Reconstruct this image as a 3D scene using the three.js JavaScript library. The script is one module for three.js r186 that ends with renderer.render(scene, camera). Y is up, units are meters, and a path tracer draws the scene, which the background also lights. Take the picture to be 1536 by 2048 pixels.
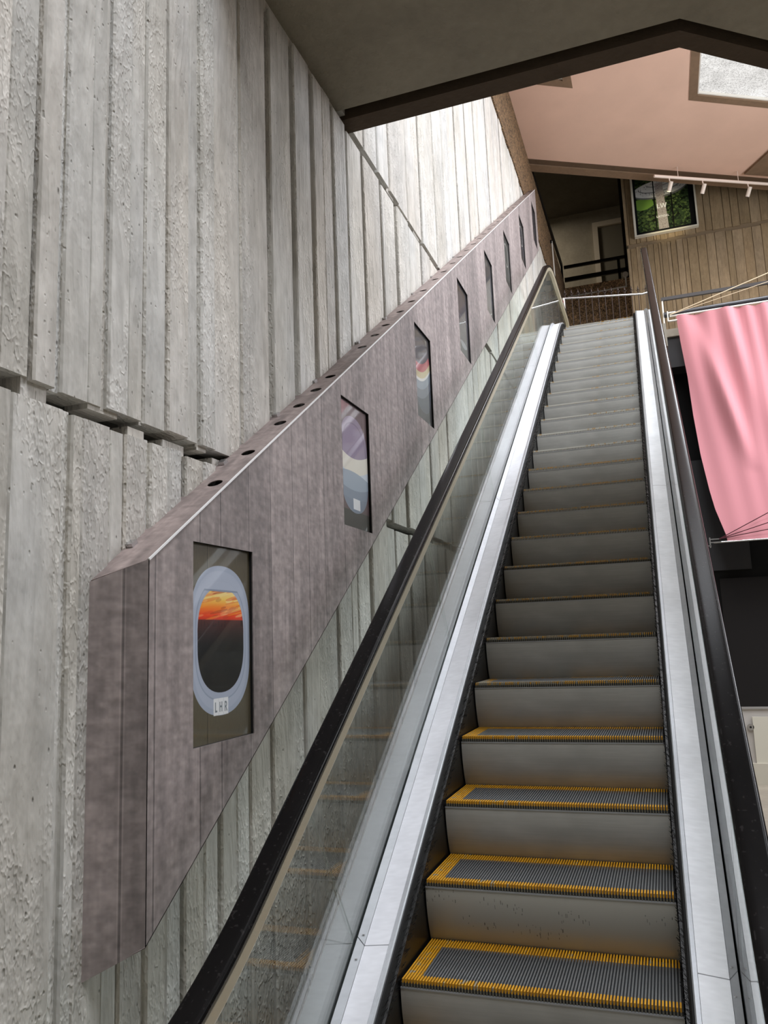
import * as THREE from 'three';
import { mergeGeometries } from 'three/addons/utils/BufferGeometryUtils.js';
import { RectAreaLightUniformsLib } from 'three/addons/lights/RectAreaLightUniformsLib.js';

// ---------------------------------------------------------------- camera, light, exposure
RectAreaLightUniformsLib.init();
const scene = new THREE.Scene();
scene.background = new THREE.Color(0x000000);
const camera = new THREE.PerspectiveCamera(65.22, 0.75, 0.05, 80);
camera.position.set(0.4433, 1.0170, 2.4692);
camera.rotation.set(0.156461, 0.328881, -0.037335, 'YXZ');
const renderer = new THREE.WebGLRenderer({ antialias: true });
renderer.toneMapping = THREE.LinearToneMapping;
renderer.toneMappingExposure = 1.0;
renderer.shadowMap.enabled = true;

const SKY = { upper: 20, over: 9, strip: 9, side: 14.5 };
function skyLight(x, y, z, w, d, intensity, color = 0xf4f8ff) {
  const l = new THREE.RectAreaLight(color, intensity, w, d);
  l.position.set(x, y, z); l.lookAt(x, y - 1, z); l.castShadow = true; scene.add(l); return l;
}
skyLight(2.15, 8.54, -8.15, 1.3, 2.2, SKY.upper);        // visible roof light above the gallery
skyLight(5.1, 8.54, -2.9, 2.0, 8.0, SKY.strip);          // long roof light over the open side of the hall
skyLight(1.3, 8.54, -3.4, 2.4, 2.6, SKY.over);          // roof light just beyond the bridge
skyLight(1.6, 8.54, 2.2, 2.0, 2.6, SKY.upper * 1.4);           // roof light above the foot of the escalator
{                                                         // unseen window added in the right-hand wall for fill light
  const l = new THREE.RectAreaLight(0xf6f8ff, SKY.side, 5.2, 2.0); l.position.set(6.88, 5.2, -6.4); l.lookAt(0, 5.2, -6.4); l.castShadow = true; scene.add(l);
}

// ---------------------------------------------------------------- helpers
let seed = 7;
function rnd() { seed |= 0; seed = seed + 0x6D2B79F5 | 0; let t = Math.imul(seed ^ seed >>> 15, 1 | seed); t = t + Math.imul(t ^ t >>> 7, 61 | t) ^ t; return ((t ^ t >>> 14) >>> 0) / 4294967296; }
const rr = (a, b) => a + (b - a) * rnd();
const TAN = Math.tan(33.651 * Math.PI / 180), SIN = Math.sin(33.651 * Math.PI / 180), COS = Math.cos(33.651 * Math.PI / 180);
const RISE = 0.19996, RUN = 0.30038, XW = -1.02, XP = -0.9;
const FLOOR = -0.69, LANDING = 4.80;

function hash(x, y, s) { let h = Math.imul(x, 374761393) + Math.imul(y, 668265263) + Math.imul(s, 1442695041) | 0; h = Math.imul(h ^ h >>> 13, 1274126177); return ((h ^ h >>> 16) >>> 0) / 4294967296; }
function vnoise(x, y, px, py, s) {
  const xi = Math.floor(x), yi = Math.floor(y), fx = x - xi, fy = y - yi;
  const u = fx * fx * (3 - 2 * fx), v = fy * fy * (3 - 2 * fy);
  const w = (a, p) => ((a % p) + p) % p;
  const a = hash(w(xi, px), w(yi, py), s), b = hash(w(xi + 1, px), w(yi, py), s), c = hash(w(xi, px), w(yi + 1, py), s), d = hash(w(xi + 1, px), w(yi + 1, py), s);
  return a + (b - a) * u + (c - a) * v + (a - b - c + d) * u * v;
}
function fbm(u, v, fx, fy, oct, s) { let r = 0, a = 0.5, t = 0; for (let i = 0; i < oct; i++) { r += a * vnoise(u * fx, v * fy, fx, fy, s + i); t += a; a *= 0.55; fx *= 2; fy *= 2; } return r / t; }
function dataTex(w, h, fn, srgb, sx = 1, sy = 1) {
  const d = new Uint8Array(w * h * 4);
  for (let j = 0; j < h; j++) for (let i = 0; i < w; i++) {
    const c = fn(i / w, j / h, i, j), k = (j * w + i) * 4;
    d[k] = Math.max(0, Math.min(255, c[0])); d[k + 1] = Math.max(0, Math.min(255, c[1])); d[k + 2] = Math.max(0, Math.min(255, c[2])); d[k + 3] = 255;
  }
  const t = new THREE.DataTexture(d, w, h, THREE.RGBAFormat);
  t.wrapS = t.wrapT = THREE.RepeatWrapping; t.magFilter = THREE.LinearFilter; t.minFilter = THREE.LinearFilter;
  if (srgb) t.colorSpace = THREE.SRGBColorSpace;
  t.repeat.set(1 / sx, 1 / sy); t.needsUpdate = true; return t;
}
function canvasTex(w, h, draw) {
  const c = document.createElement('canvas'); c.width = w; c.height = h;
  draw(c.getContext('2d'), w, h);
  const t = new THREE.CanvasTexture(c); t.colorSpace = THREE.SRGBColorSpace; return t;
}
// ------ geometry
function fromTris(pos) {
  const g = new THREE.BufferGeometry();
  g.setAttribute('position', new THREE.Float32BufferAttribute(pos, 3));
  g.computeVertexNormals(); return g;
}
function muv(g, ou = 0, ov = 0) {                         // uv in metres, chosen by the way each face points
  if (g.index) g = g.toNonIndexed();
  const p = g.attributes.position, n = p.count, uv = new Float32Array(n * 2);
  const a = new THREE.Vector3(), b = new THREE.Vector3(), c = new THREE.Vector3(), nn = new THREE.Vector3();
  for (let i = 0; i < n; i += 3) {
    a.fromBufferAttribute(p, i); b.fromBufferAttribute(p, i + 1); c.fromBufferAttribute(p, i + 2);
    nn.subVectors(b, a).cross(c.clone().sub(a)); const ax = Math.abs(nn.x), ay = Math.abs(nn.y), az = Math.abs(nn.z);
    for (let k = 0; k < 3; k++) {
      const x = p.getX(i + k), y = p.getY(i + k), z = p.getZ(i + k); let u, v;
      if (ax >= ay && ax >= az) { u = z; v = y; } else if (az >= ay) { u = x; v = y; } else { u = x; v = z; }
      uv[(i + k) * 2] = u + ou; uv[(i + k) * 2 + 1] = v + ov;
    }
  }
  g.setAttribute('uv', new THREE.BufferAttribute(uv, 2)); return g;
}
function box(x0, x1, y0, y1, z0, z1) { const g = new THREE.BoxGeometry(Math.abs(x1 - x0), Math.abs(y1 - y0), Math.abs(z1 - z0)); g.translate((x0 + x1) / 2, (y0 + y1) / 2, (z0 + z1) / 2); return g.toNonIndexed(); }
// prism of a polygon; map(p, q, t) places polygon point (p, q) at extrusion t
function prism(poly, t0, t1, map, holes = []) {
  let cp = poly.map(p => new THREE.Vector2(p[0], p[1]));
  if (THREE.ShapeUtils.isClockWise(cp)) cp.reverse();
  const hs = holes.map(h => { const q = h.map(p => new THREE.Vector2(p[0], p[1])); if (!THREE.ShapeUtils.isClockWise(q)) q.reverse(); return q; });
  const tri = THREE.ShapeUtils.triangulateShape(cp, hs), all = cp.concat(...hs), pos = [];
  const A = all.map(p => map(p.x, p.y, t0)), B = all.map(p => map(p.x, p.y, t1));
  // orientation test
  const o = new THREE.Vector3(...map(0, 0, 0)), ex = new THREE.Vector3(...map(1, 0, 0)).sub(o), ey = new THREE.Vector3(...map(0, 1, 0)).sub(o), ez = new THREE.Vector3(...map(0, 0, 1)).sub(o);
  const flip = ex.cross(ey).dot(ez) * (t1 - t0) < 0;
  const T = (a, b, c) => flip ? pos.push(...a, ...c, ...b) : pos.push(...a, ...b, ...c);
  for (const [i, j, k] of tri) { T(A[i], A[k], A[j]); T(B[i], B[j], B[k]); }
  const side = (off, n) => { for (let i = 0; i < n; i++) { const a = off + i, b = off + (i + 1) % n; T(A[a], A[b], B[b]); T(A[a], B[b], B[a]); } };
  side(0, cp.length); let off = cp.length; for (const h of hs) { side(off, h.length); off += h.length; }
  return fromTris(pos);
}
const prismX = (poly, x0, x1, holes) => prism(poly, x0, x1, (z, y, x) => [x, y, z], holes);      // poly in (z, y)
const prismY = (poly, y0, y1, holes) => prism(poly, y0, y1, (x, z, y) => [x, y, z], holes);      // poly in (x, z)
const prismZ = (poly, z0, z1, holes) => prism(poly, z0, z1, (x, y, z) => [x, y, z], holes);      // poly in (x, y)
// sweep of a closed profile through frames: place(p, q, i) -> xyz
function sweep(profile, n, place, smooth = false) {
  const pos = [], m = profile.length, ring = [];
  for (let i = 0; i < n; i++) ring.push(profile.map(p => place(p[0], p[1], i)));
  const P = new THREE.Vector3(), c = new THREE.Vector3();
  let area = 0; for (let k = 0; k < m; k++) { const a = profile[k], b = profile[(k + 1) % m]; area += a[0] * b[1] - a[1] * b[0]; }
  // side direction: profile counter-clockwise seen against the travel direction
  const d = new THREE.Vector3(...ring[1][0]).sub(new THREE.Vector3(...ring[0][0]));
  const e0 = new THREE.Vector3(...place(1, 0, 0)).sub(new THREE.Vector3(...place(0, 0, 0))), e1 = new THREE.Vector3(...place(0, 1, 0)).sub(new THREE.Vector3(...place(0, 0, 0)));
  const flip = (e0.cross(e1).dot(d) > 0) !== (area > 0);
  const T = (a, b, cc) => flip ? pos.push(...a, ...cc, ...b) : pos.push(...a, ...b, ...cc);
  for (let i = 0; i + 1 < n; i++) for (let k = 0; k < m; k++) {
    const k2 = (k + 1) % m; T(ring[i][k], ring[i][k2], ring[i + 1][k2]); T(ring[i][k], ring[i + 1][k2], ring[i + 1][k]);
  }
  const tri = THREE.ShapeUtils.triangulateShape(profile.map(p => new THREE.Vector2(p[0], p[1])), []);
  for (const [a, b, cc] of tri) { if (area > 0) { T(ring[0][a], ring[0][cc], ring[0][b]); T(ring[n - 1][a], ring[n - 1][b], ring[n - 1][cc]); } else { T(ring[0][a], ring[0][b], ring[0][cc]); T(ring[n - 1][a], ring[n - 1][cc], ring[n - 1][b]); } }
  let g = fromTris(pos);
  if (smooth) {
    // average normals of neighbouring side faces
    const map = new Map(), p = g.attributes.position, nn = g.attributes.normal;
    for (let i = 0; i < p.count; i++) { const key = p.getX(i).toFixed(4) + p.getY(i).toFixed(4) + p.getZ(i).toFixed(4); if (!map.has(key)) map.set(key, []); map.get(key).push(i); }
    const src = nn.array.slice();
    for (const L of map.values()) for (const i of L) { let x = 0, y = 0, z = 0; for (const j of L) { const dt = src[i * 3] * src[j * 3] + src[i * 3 + 1] * src[j * 3 + 1] + src[i * 3 + 2] * src[j * 3 + 2]; if (dt > 0.6) { x += src[j * 3]; y += src[j * 3 + 1]; z += src[j * 3 + 2]; } } const l = Math.hypot(x, y, z) || 1; nn.setXYZ(i, x / l, y / l, z / l); }
  }
  return g;
}
function smoothNormals(g, lim) {
  const map = new Map(), p = g.attributes.position, nn = g.attributes.normal, src = nn.array.slice();
  for (let i = 0; i < p.count; i++) { const key = [p.getX(i), p.getY(i), p.getZ(i)].map(v => v.toFixed(5)).join(); if (!map.has(key)) map.set(key, []); map.get(key).push(i); }
  for (const L of map.values()) for (const i of L) { let x = 0, y = 0, z = 0; for (const j of L) { const d = src[i * 3] * src[j * 3] + src[i * 3 + 1] * src[j * 3 + 1] + src[i * 3 + 2] * src[j * 3 + 2]; if (d > lim) { x += src[j * 3]; y += src[j * 3 + 1]; z += src[j * 3 + 2]; } } const l = Math.hypot(x, y, z) || 1; nn.setXYZ(i, x / l, y / l, z / l); }
  return g;
}
function tube(pts, r, seg = 8, curved = false) {
  const c = new THREE.CurvePath();
  const v = pts.map(p => new THREE.Vector3(...p));
  if (curved) return new THREE.TubeGeometry(new THREE.CatmullRomCurve3(v), v.length * 6, r, seg).toNonIndexed();
  const gs = []; for (let i = 0; i + 1 < v.length; i++) gs.push(new THREE.TubeGeometry(new THREE.LineCurve3(v[i], v[i + 1]), 1, r, seg, false).toNonIndexed());
  return gs.length > 1 ? mergeGeometries(gs) : gs[0];
}
function rod(a, b, r, seg = 10) {                          // closed cylinder between two points
  const A = new THREE.Vector3(...a), B = new THREE.Vector3(...b), L = A.distanceTo(B);
  const g = new THREE.CylinderGeometry(r, r, L, seg); g.translate(0, L / 2, 0);
  g.applyQuaternion(new THREE.Quaternion().setFromUnitVectors(new THREE.Vector3(0, 1, 0), B.clone().sub(A).normalize())); g.translate(...a); return g.toNonIndexed();
}
const merge = gs => mergeGeometries(gs.map(g => { const q = g.index ? g.toNonIndexed() : g; for (const k of Object.keys(q.attributes)) if (!['position', 'normal', 'uv'].includes(k)) q.deleteAttribute(k); if (!q.attributes.uv) muv(q); return q; }));
// ------ scene graph
function mesh(name, g, mat, parent = scene, offU = 0, offV = 0, keepUV = false) {
  if (!keepUV) g = muv(g, offU, offV);
  const m = new THREE.Mesh(g, mat); m.name = name; m.castShadow = m.receiveShadow = true; parent.add(m); return m;
}
const used = new Map();
function numbered(n) { const k = used.get(n) || 0; used.set(n, k + 1); return k ? n + '_' + String(k).padStart(3, '0') : n; }
function thing(name, label, category, group) { const o = new THREE.Group(); o.name = numbered(name); o.userData = { label, category }; if (group) o.userData.group = group; scene.add(o); return o; }
function tag(m, label, category, group) { m.name = numbered(m.name); Object.assign(m.userData, { label, category }); if (group) m.userData.group = group; return m; }
function struct(o, label, category) { o.userData.kind = 'structure'; o.userData.label = label; o.userData.category = category; return o; }
function sgroup(name, label, category) { const o = new THREE.Group(); o.name = name; scene.add(o); return struct(o, label, category); }

// ---------------------------------------------------------------- materials
const std = (color, roughness, o = {}) => new THREE.MeshStandardMaterial({ color, roughness, metalness: 0, ...o });
const N = 1024;
const boardGrain = (u, v) => {                              // wood grain and broken cement skin left in the concrete
  const warp = fbm(u, v, 6, 3, 2, 31) * 0.10;
  const g = fbm((u + warp) % 1, v, 70, 6, 3, 11), f = fbm(u, v, 30, 22, 4, 3), p = fbm(u, v, 90, 70, 2, 77);
  const r1 = 1 - Math.abs(fbm(u, v, 64, 44, 3, 131) * 2 - 1), m = fbm(u, v, 7, 4, 2, 133);
  const crust = Math.max(0, r1 - 0.72) * 2.2 * Math.max(0, Math.min(1, (m - 0.42) * 6));
  return { g, f, p, crust };
};
const concreteMap = dataTex(N, N, (u, v) => {
  const { g, f, p, crust } = boardGrain(u, v), big = fbm(u, v, 4, 3, 3, 51), tint = fbm(u, v, 5, 2, 2, 91);
  const L = 201 + (g - 0.5) * 26 + (f - 0.5) * 34 + (big - 0.5) * 40 + crust * 12 - (p > 0.86 ? (p - 0.86) * 520 : 0);
  const w = (tint - 0.5) * 12;
  return [L + 2 + w * 0.5, L + w * 0.1, L - 6 - w * 0.5];
}, true, 1.1, 1.7);
const concreteBump = dataTex(N, N, (u, v) => { const { g, f, p, crust } = boardGrain(u, v); const L = 110 + (g - 0.5) * 90 + (f - 0.5) * 110 + crust * 70 - (p > 0.82 ? (p - 0.82) * 500 : 0); return [L, L, L]; }, false, 1.1, 1.7);
const concreteMats = [0xffffff, 0xf9f8f6, 0xfbf8f5, 0xf5f4f2].map(c => std(c, 0.92, { map: concreteMap, bumpMap: concreteBump, bumpScale: 0.013 }));
const brownBoardMats = [0xc4ab89, 0xbda583, 0xcab292].map(c => std(c, 0.9, { map: concreteMap, bumpMap: concreteBump, bumpScale: 0.008 }));
const plasterMap = dataTex(256, 256, (u, v) => { const f = fbm(u, v, 8, 8, 5, 5), p = fbm(u, v, 60, 60, 2, 15); const L = 214 + (f - 0.5) * 30 + (p - 0.5) * 16; return [L, L, L]; }, true, 2.2, 2.2);
const paintMap = dataTex(256, 256, (u, v) => { const L = 243 + (fbm(u, v, 6, 6, 4, 305) - 0.5) * 14; return [L, L, L]; }, true, 2.6, 2.6);
const plasterBump = dataTex(256, 256, (u, v) => { const L = 255 * fbm(u, v, 40, 40, 3, 25); return [L, L, L]; }, false, 0.7, 0.7);
const slabMat = std(0xa79f8d, 0.95, { map: plasterMap, bumpMap: plasterBump, bumpScale: 0.004 });
const shadedBeamMat = std(0x5a4b3a, 0.95, { map: plasterMap, bumpMap: plasterBump, bumpScale: 0.004 });  // beam colour darkened for the shade under the bridge
const pinkBounceMat = std(0xf0c9b3, 0.85, { map: paintMap });  // pink light bouncing off the banner is put into this colour
const grayWallMat = std(0xb9b2a2, 0.9, { map: plasterMap });
const outerWallMat = std(0x6d675c, 0.9, { map: plasterMap });
const pebbleMap = dataTex(256, 256, (u, v) => { const f = fbm(u, v, 48, 48, 2, 8), c = vnoise(u * 96, v * 96, 96, 96, 44), b = fbm(u, v, 5, 5, 3, 2); const L = 128 + (f - 0.5) * 100 + (c - 0.5) * 110 + (b - 0.5) * 20; return [L * 1.28, L * 1.05, L * 0.8]; }, true, 1.2, 1.2);
const pebbleBump = dataTex(256, 256, (u, v) => { const L = 255 * vnoise(u * 96, v * 96, 96, 96, 44); return [L, L, L]; }, false, 1.2, 1.2);
const litPebbleMat = std(0xffffff, 0.9, { map: pebbleMap, bumpMap: pebbleBump, bumpScale: 0.01 });  // same pebble as the band, lightened to make up for missing light
const pebbleBandMat = std(0xb0aca4, 0.9, { map: pebbleMap, bumpMap: pebbleBump, bumpScale: 0.01 });
const brownFrameMat = std(0x9a7d62, 0.8, { map: plasterMap });
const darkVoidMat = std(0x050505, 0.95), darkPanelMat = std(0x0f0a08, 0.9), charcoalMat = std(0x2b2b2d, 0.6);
const floorMat = std(0xb4ab9a, 0.6, { map: plasterMap });
const blackMat = std(0x060606, 0.9);
const scuffMap = dataTex(512, 512, (u, v) => { const a = fbm(u, v, 6, 6, 4, 61), b = fbm(u, v, 30, 120, 2, 63); const L = 240 + (a - 0.5) * 30 + (b - 0.5) * 14; return [L, L, L + 1]; }, true, 0.9, 0.9);
const whiteDeckMat = std(0xf4f6fb, 0.5, { map: scuffMap });
const alumMat = std(0xb9bcc0, 0.45, { metalness: 0.6, map: scuffMap });
const creamTrimMat = std(0xded5bd, 0.32, { metalness: 0.55 });
const rubberMap = dataTex(256, 256, (u, v) => { const a = fbm(u, v, 8, 4, 4, 71), s = fbm(u, v, 60, 60, 2, 73); const L = 20 + (a - 0.5) * 10 + (s > 0.78 ? 20 : 0); return [L, L * 0.95, L * 0.95]; }, true, 0.5, 0.5);
const rubberMat = new THREE.MeshPhysicalMaterial({ map: rubberMap, roughness: 0.25, specularIntensity: 0.13 });
const riserMap = dataTex(512, 256, (u, v) => { const a = fbm(u, v, 5, 4, 4, 81), b = fbm(u, v, 8, 90, 2, 83); const L = 192 + (a - 0.5) * 30 + (b - 0.5) * 12; return [L, L, L - 2]; }, true, 0.81, 0.4);
const riserMat = std(0xf0f0ec, 0.45, { map: riserMap, metalness: 0.2 });
const cleatMat = std(0x8d9092, 0.4, { metalness: 0.7 });
const treadMat = std(0x2c2d2e, 0.7, { metalness: 0.3 });
const wornMap = (a, lim) => dataTex(256, 128, (u, v) => { const n = fbm(u, v, 60, 10, 3, a), w = n + (u - 0.5) * (lim < 0.6 ? 0.3 : 0.06); return w > lim ? [lim < 0.4 ? 196 : 140, lim < 0.4 ? 194 : 138, lim < 0.4 ? 184 : 126] : [201 + (n - 0.5) * 60, 146 + (n - 0.5) * 50, 26]; }, true, 0.81, 0.6);
const yellowMats = [wornMap(201, 0.76), wornMap(203, 0.48), wornMap(205, 0.34)].map(m => std(0xffffff, 0.55, { map: m }));
const skirtMat = std(0x111111, 0.4);
const steelMat = std(0xc8c8c8, 0.25, { metalness: 0.9 });
const whitePipeMat = std(0xe6e2d8, 0.4);
const blackRailMat = std(0x15110f, 0.45);
const glassMat = new THREE.MeshPhysicalMaterial({ color: 0xfbfefc, roughness: 0.02, transmission: 1, thickness: 0, ior: 1.5, metalness: 0 });

// ---------------------------------------------------------------- structure: left wall of board-marked concrete
const wallLeft = sgroup('wall_left', 'tall grey board-marked concrete wall with ragged joints', 'wall');
const backingMat = std(0xc9c7c2, 0.95, { map: concreteMap });
for (const [y0, y1] of [[-0.75, 1.645], [1.705, 3.875], [3.935, 7.55]]) mesh('backing', box(-1.32, -1.11, y0, y1, 6, -14.7), backingMat, wallLeft);
mesh('rear_backing', box(-1.5, -1.32, -0.75, 7.55, 6, -14.7), backingMat, wallLeft);
const G = (z, g = 0.022) => [z, g];                           // a groove of width g at z
function band(edges, y0, y1, far, shallow) {
  let list = edges.map(e => Array.isArray(e) ? e : [e, rr(0.0012, 0.0028)]);
  let z = list[0][0]; const front = [];
  for (z += 0.2; z < 6; z += rr(0.1, 0.26)) front.unshift([z, rnd() < 0.3 ? rr(0.01, 0.02) : 0.002]);
  z = list[list.length - 1][0]; const back = [];
  for (z -= 0.22; z > far; z -= rr(0.16, 0.34)) back.push([z, rr(0.012, 0.03)]);
  list = front.concat(list, back);
  for (let i = 0; i + 1 < list.length; i++) {
    const a = list[i][0] - list[i][1] / 2, b = list[i + 1][0] + list[i + 1][1] / 2;
    if (list[i][0] > shallow && list[i][1] > 0.008) {         // a shallow groove: a strip set only a little back
      const d = XW - rr(0.012, 0.02), w = list[i][1] / 2 + 0.002;
      mesh('groove_strip', box(-1.112, d, y0, y1, list[i][0] + w, list[i][0] - w), concreteMats[i % 4], wallLeft, rr(0, 1), rr(0, 1.7));
    }
    if (a - b < 0.012) continue;
    const narrow = a - b < 0.07, x = XW + (narrow ? rr(-0.018, 0.006) : rr(-0.009, 0.009)), c = Math.min(0.006, (a - b) / 4);
    const yt = y1 - rr(0.0, 0.012), yb = y0 + rr(0.0, 0.012);
    const g = prismY([[-1.115, a], [x - c, a], [x, a - c], [x, b + c], [x - c, b], [-1.115, b]], yb, yt);
    mesh('board_strip', g, concreteMats[Math.floor(rnd() * 4)], wallLeft, rr(0, 1), rr(0, 1.7));
  }
}
const lowEdges = [1.45, 1.22, 0.97, G(0.77, 0.03), 0.71, 0.59, 0.52, G(0.41, 0.012), 0.31, G(0.22, 0.022), 0.10, G(0.0, 0.04), -0.12, -0.21, G(-0.38, 0.025), G(-0.685, 0.03), -0.85, G(-1.095, 0.03), -1.27, G(-1.37, 0.04), G(-1.57, 0.02), G(-1.855, 0.03), G(-2.02), G(-2.29, 0.03), G(-2.61, 0.03), -2.8, G(-2.98, 0.03), G(-3.2, 0.03), G(-3.51, 0.03), G(-3.78, 0.03), G(-4.1, 0.03), G(-4.34), G(-4.65, 0.03), G(-4.91), G(-5.15, 0.03), G(-5.5), G(-5.93, 0.03), G(-6.28)];
const midEdges = [1.6, 1.4, 1.2, 1.01, 0.91, G(0.815, 0.03), 0.69, G(0.62, 0.012), 0.52, G(0.44, 0.01), 0.32, 0.2, G(0.12, 0.014), 0.02, G(-0.18, 0.026), G(-0.44, 0.034), G(-0.68, 0.04), G(-0.9, 0.045), -1.04, G(-1.18, 0.048), G(-1.40, 0.042), G(-1.67, 0.045), G(-2.0, 0.045), G(-2.29, 0.036), G(-2.57, 0.02), G(-2.88, 0.03), G(-3.12), G(-3.4, 0.03), G(-3.68), G(-3.96, 0.03), G(-4.25, 0.02), G(-4.5)];
const upEdges = [-1.2, G(-1.45), G(-1.7, 0.03), G(-1.95), G(-2.18, 0.03), -2.38, G(-2.6, 0.026), G(-2.95, 0.02), G(-3.38, 0.03), G(-3.71, 0.02), -3.95, G(-4.25, 0.03), G(-4.5, 0.03), G(-4.75, 0.03), G(-5.0, 0.03), G(-5.2, 0.035), G(-5.5, 0.03), G(-5.94, 0.035), G(-6.33, 0.03), G(-6.9, 0.03)];
band(lowEdges, -0.74, 1.655, -14.5, 0.3);
band(midEdges, 1.695, 3.885, -14.5, -0.3);
band(upEdges, 3.925, 7.55, -14.5, 0);
// mortar left in the joints between the lifts; open lengths stay as dark slots
function mortar(y, spans, y0, y1) { for (const [a, b] of spans) mesh('mortar', box(-1.115, XW - 0.016, y + y0, y + y1, a, b), concreteMats[2], wallLeft, rr(0, 1), 0); }
mortar(1.675, [[6, 1.03], [0.93, 0.84], [-0.75, -1.9], [-2.9, -14.5]], -0.045, 0.045);
mortar(1.672, [[0.5, 0.42], [0.32, 0.2], [0.02, -0.06]], -0.045, 0.006);
mortar(1.688, [[0.68, 0.55], [0.12, 0.06]], -0.002, 0.04);
mortar(3.905, [[6, -1.25], [-3.4, -5.2], [-5.6, -14.5]], -0.045, 0.045);
mortar(3.915, [[-2.15, -2.3], [-2.75, -2.9], [-3.1, -3.2]], -0.002, 0.04);
struct(mesh('trim_1', box(-1.5, -1.0, 7.55, 8.6, 6, -14.72), pebbleBandMat), 'brown exposed-pebble band running along the top of the left wall', 'wall band');

// ---------------------------------------------------------------- structure: floor, ceilings, outer walls
struct(mesh('floor', box(-1.5, 7, -1.0, FLOOR, 6, -9.2), floorMat), 'pale beige ground floor beside the escalator', 'floor');
struct(mesh('wall_right', box(7, 7.3, -1, 12, 6, -18.5), outerWallMat), 'plain wall on the far right side of the hall', 'wall');
struct(mesh('wall_front', box(-1.5, 7.3, -1, 8.9, 6, 6.3), outerWallMat), 'plain wall behind the viewer', 'wall');
// lower slab: a bridge whose edge runs across, then turns away at the corner
const lowSlab = sgroup('ceiling_lower', 'dark concrete soffit of the bridge above the escalator', 'ceiling');
const edgeAt = d => [[-1.1, -1.30 - d], [0.762, -1.285 - d], [1.19, -1.61 - d * 1.05], [2.3, -2.45 - d]];
mesh('slab', prismY([...edgeAt(0), [2.3, 0.15], [-1.1, 0.15]], 3.915, 4.35), slabMat, lowSlab);
mesh('reveal', prismY([...edgeAt(-0.02), ...edgeAt(0.09).reverse()], 4.22, 4.35), std(0x3a332b, 0.95), lowSlab);
mesh('edge_beam', prismY([...edgeAt(0.075), ...edgeAt(0.20).reverse()], 3.91, 4.4), shadedBeamMat, lowSlab);

// upper ceiling with rooflight openings on a thirty-degree grid
const T30 = Math.tan(Math.PI / 6);
const diag = (x, x0, z0) => z0 - (x - x0) * T30;
const s1 = [[1.43, -6.9], [1.43, -9.08], [2.9, diag(2.9, 1.43, -9.08)], [2.9, -6.9]];
const s2 = [[-0.136, -6.2], [-0.136, -8.17], [-0.9, diag(-0.9, -0.136, -8.17)], [-0.9, -6.2]];
const s4 = [[0.0, -2.0], [2.6, -2.0], [2.6, -4.8], [0.0, -4.8]];
const s5 = [[0.5, 0.8], [2.7, 0.8], [2.7, 3.6], [0.5, 3.6]];
const s3 = [[4.0, -7.0], [6.2, -7.0], [6.2, 1.2], [4.0, 1.2]];
const ceil = sgroup('ceiling_upper', 'ceiling tinted salmon for pink bounce light, with framed rooflights', 'ceiling');
mesh('soffit', prismY([[-1.1, 6], [-1.1, -9.62], [7, diag(7, -1.0, -9.65)], [7, 6]], 8.6, 8.85, [s1, s2, s3, s4, s5]), pinkBounceMat, ceil);
function inset(poly, d) { // offset towards the centre, each edge by d
  const n = poly.length, c = poly.reduce((a, p) => [a[0] + p[0] / n, a[1] + p[1] / n], [0, 0]); const L = [];
  for (let i = 0; i < n; i++) { const a = poly[i], b = poly[(i + 1) % n]; let nx = -(b[1] - a[1]), nz = b[0] - a[0]; const l = Math.hypot(nx, nz); nx /= l; nz /= l; if ((c[0] - a[0]) * nx + (c[1] - a[1]) * nz < 0) { nx = -nx; nz = -nz; } L.push([nx, nz, nx * a[0] + nz * a[1] + d]); }
  return L.map((l2, i) => { const l1 = L[(i + n - 1) % n], D = l1[0] * l2[1] - l1[1] * l2[0]; return [(l1[2] * l2[1] - l1[1] * l2[2]) / D, (l1[0] * l2[2] - l1[2] * l2[0]) / D]; });
}
const frosted = dataTex(256, 256, (u, v) => { const p = vnoise(u * 110, v * 110, 110, 110, 9), f = fbm(u, v, 5, 5, 3, 19), q = vnoise(u * 60, v * 60, 60, 60, 29); const L = 250 - Math.max(0, p - 0.45) * 110 - (f - 0.5) * 50 - Math.max(0, q - .5) * 40; return [L, L - 2, L - 5]; }, true, 1.0, 1.0);
const skyGlass = new THREE.MeshStandardMaterial({ color: 0x222222, roughness: 0.6, emissive: 0xffffff, emissiveMap: frosted, emissiveIntensity: 0.93 });
function rooflight(n, poly, label, lit) {
  const o = sgroup('window_' + n, label, 'rooflight');
  mesh('frame', prismY(poly, 8.592, 8.7, [inset(poly, 0.115)]), brownFrameMat, o);
  mesh('kerb', prismY(inset(poly, -0.05), 8.7, 9.0, [inset(poly, 0.112)]), brownFrameMat, o);
  mesh('bead', prismY(inset(poly, 0.112), 8.62, 8.66, [inset(poly, 0.135)]), whitePipeMat, o);
  mesh('pane', prismY(inset(poly, 0.09), 8.665, 8.69), lit ? skyGlass : blackMat, o);
}
rooflight(1, s1, 'frosted rooflight in a brown frame in the pink ceiling', true);
rooflight(2, s2, 'unlit rooflight opening with a brown frame near the left wall', false);
rooflight(5, s4, 'frosted rooflight just beyond the bridge', true);
rooflight(6, s5, 'frosted rooflight above the foot of the escalator', true);
rooflight(3, s3, 'long frosted rooflight over the open side of the hall', true);
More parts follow.
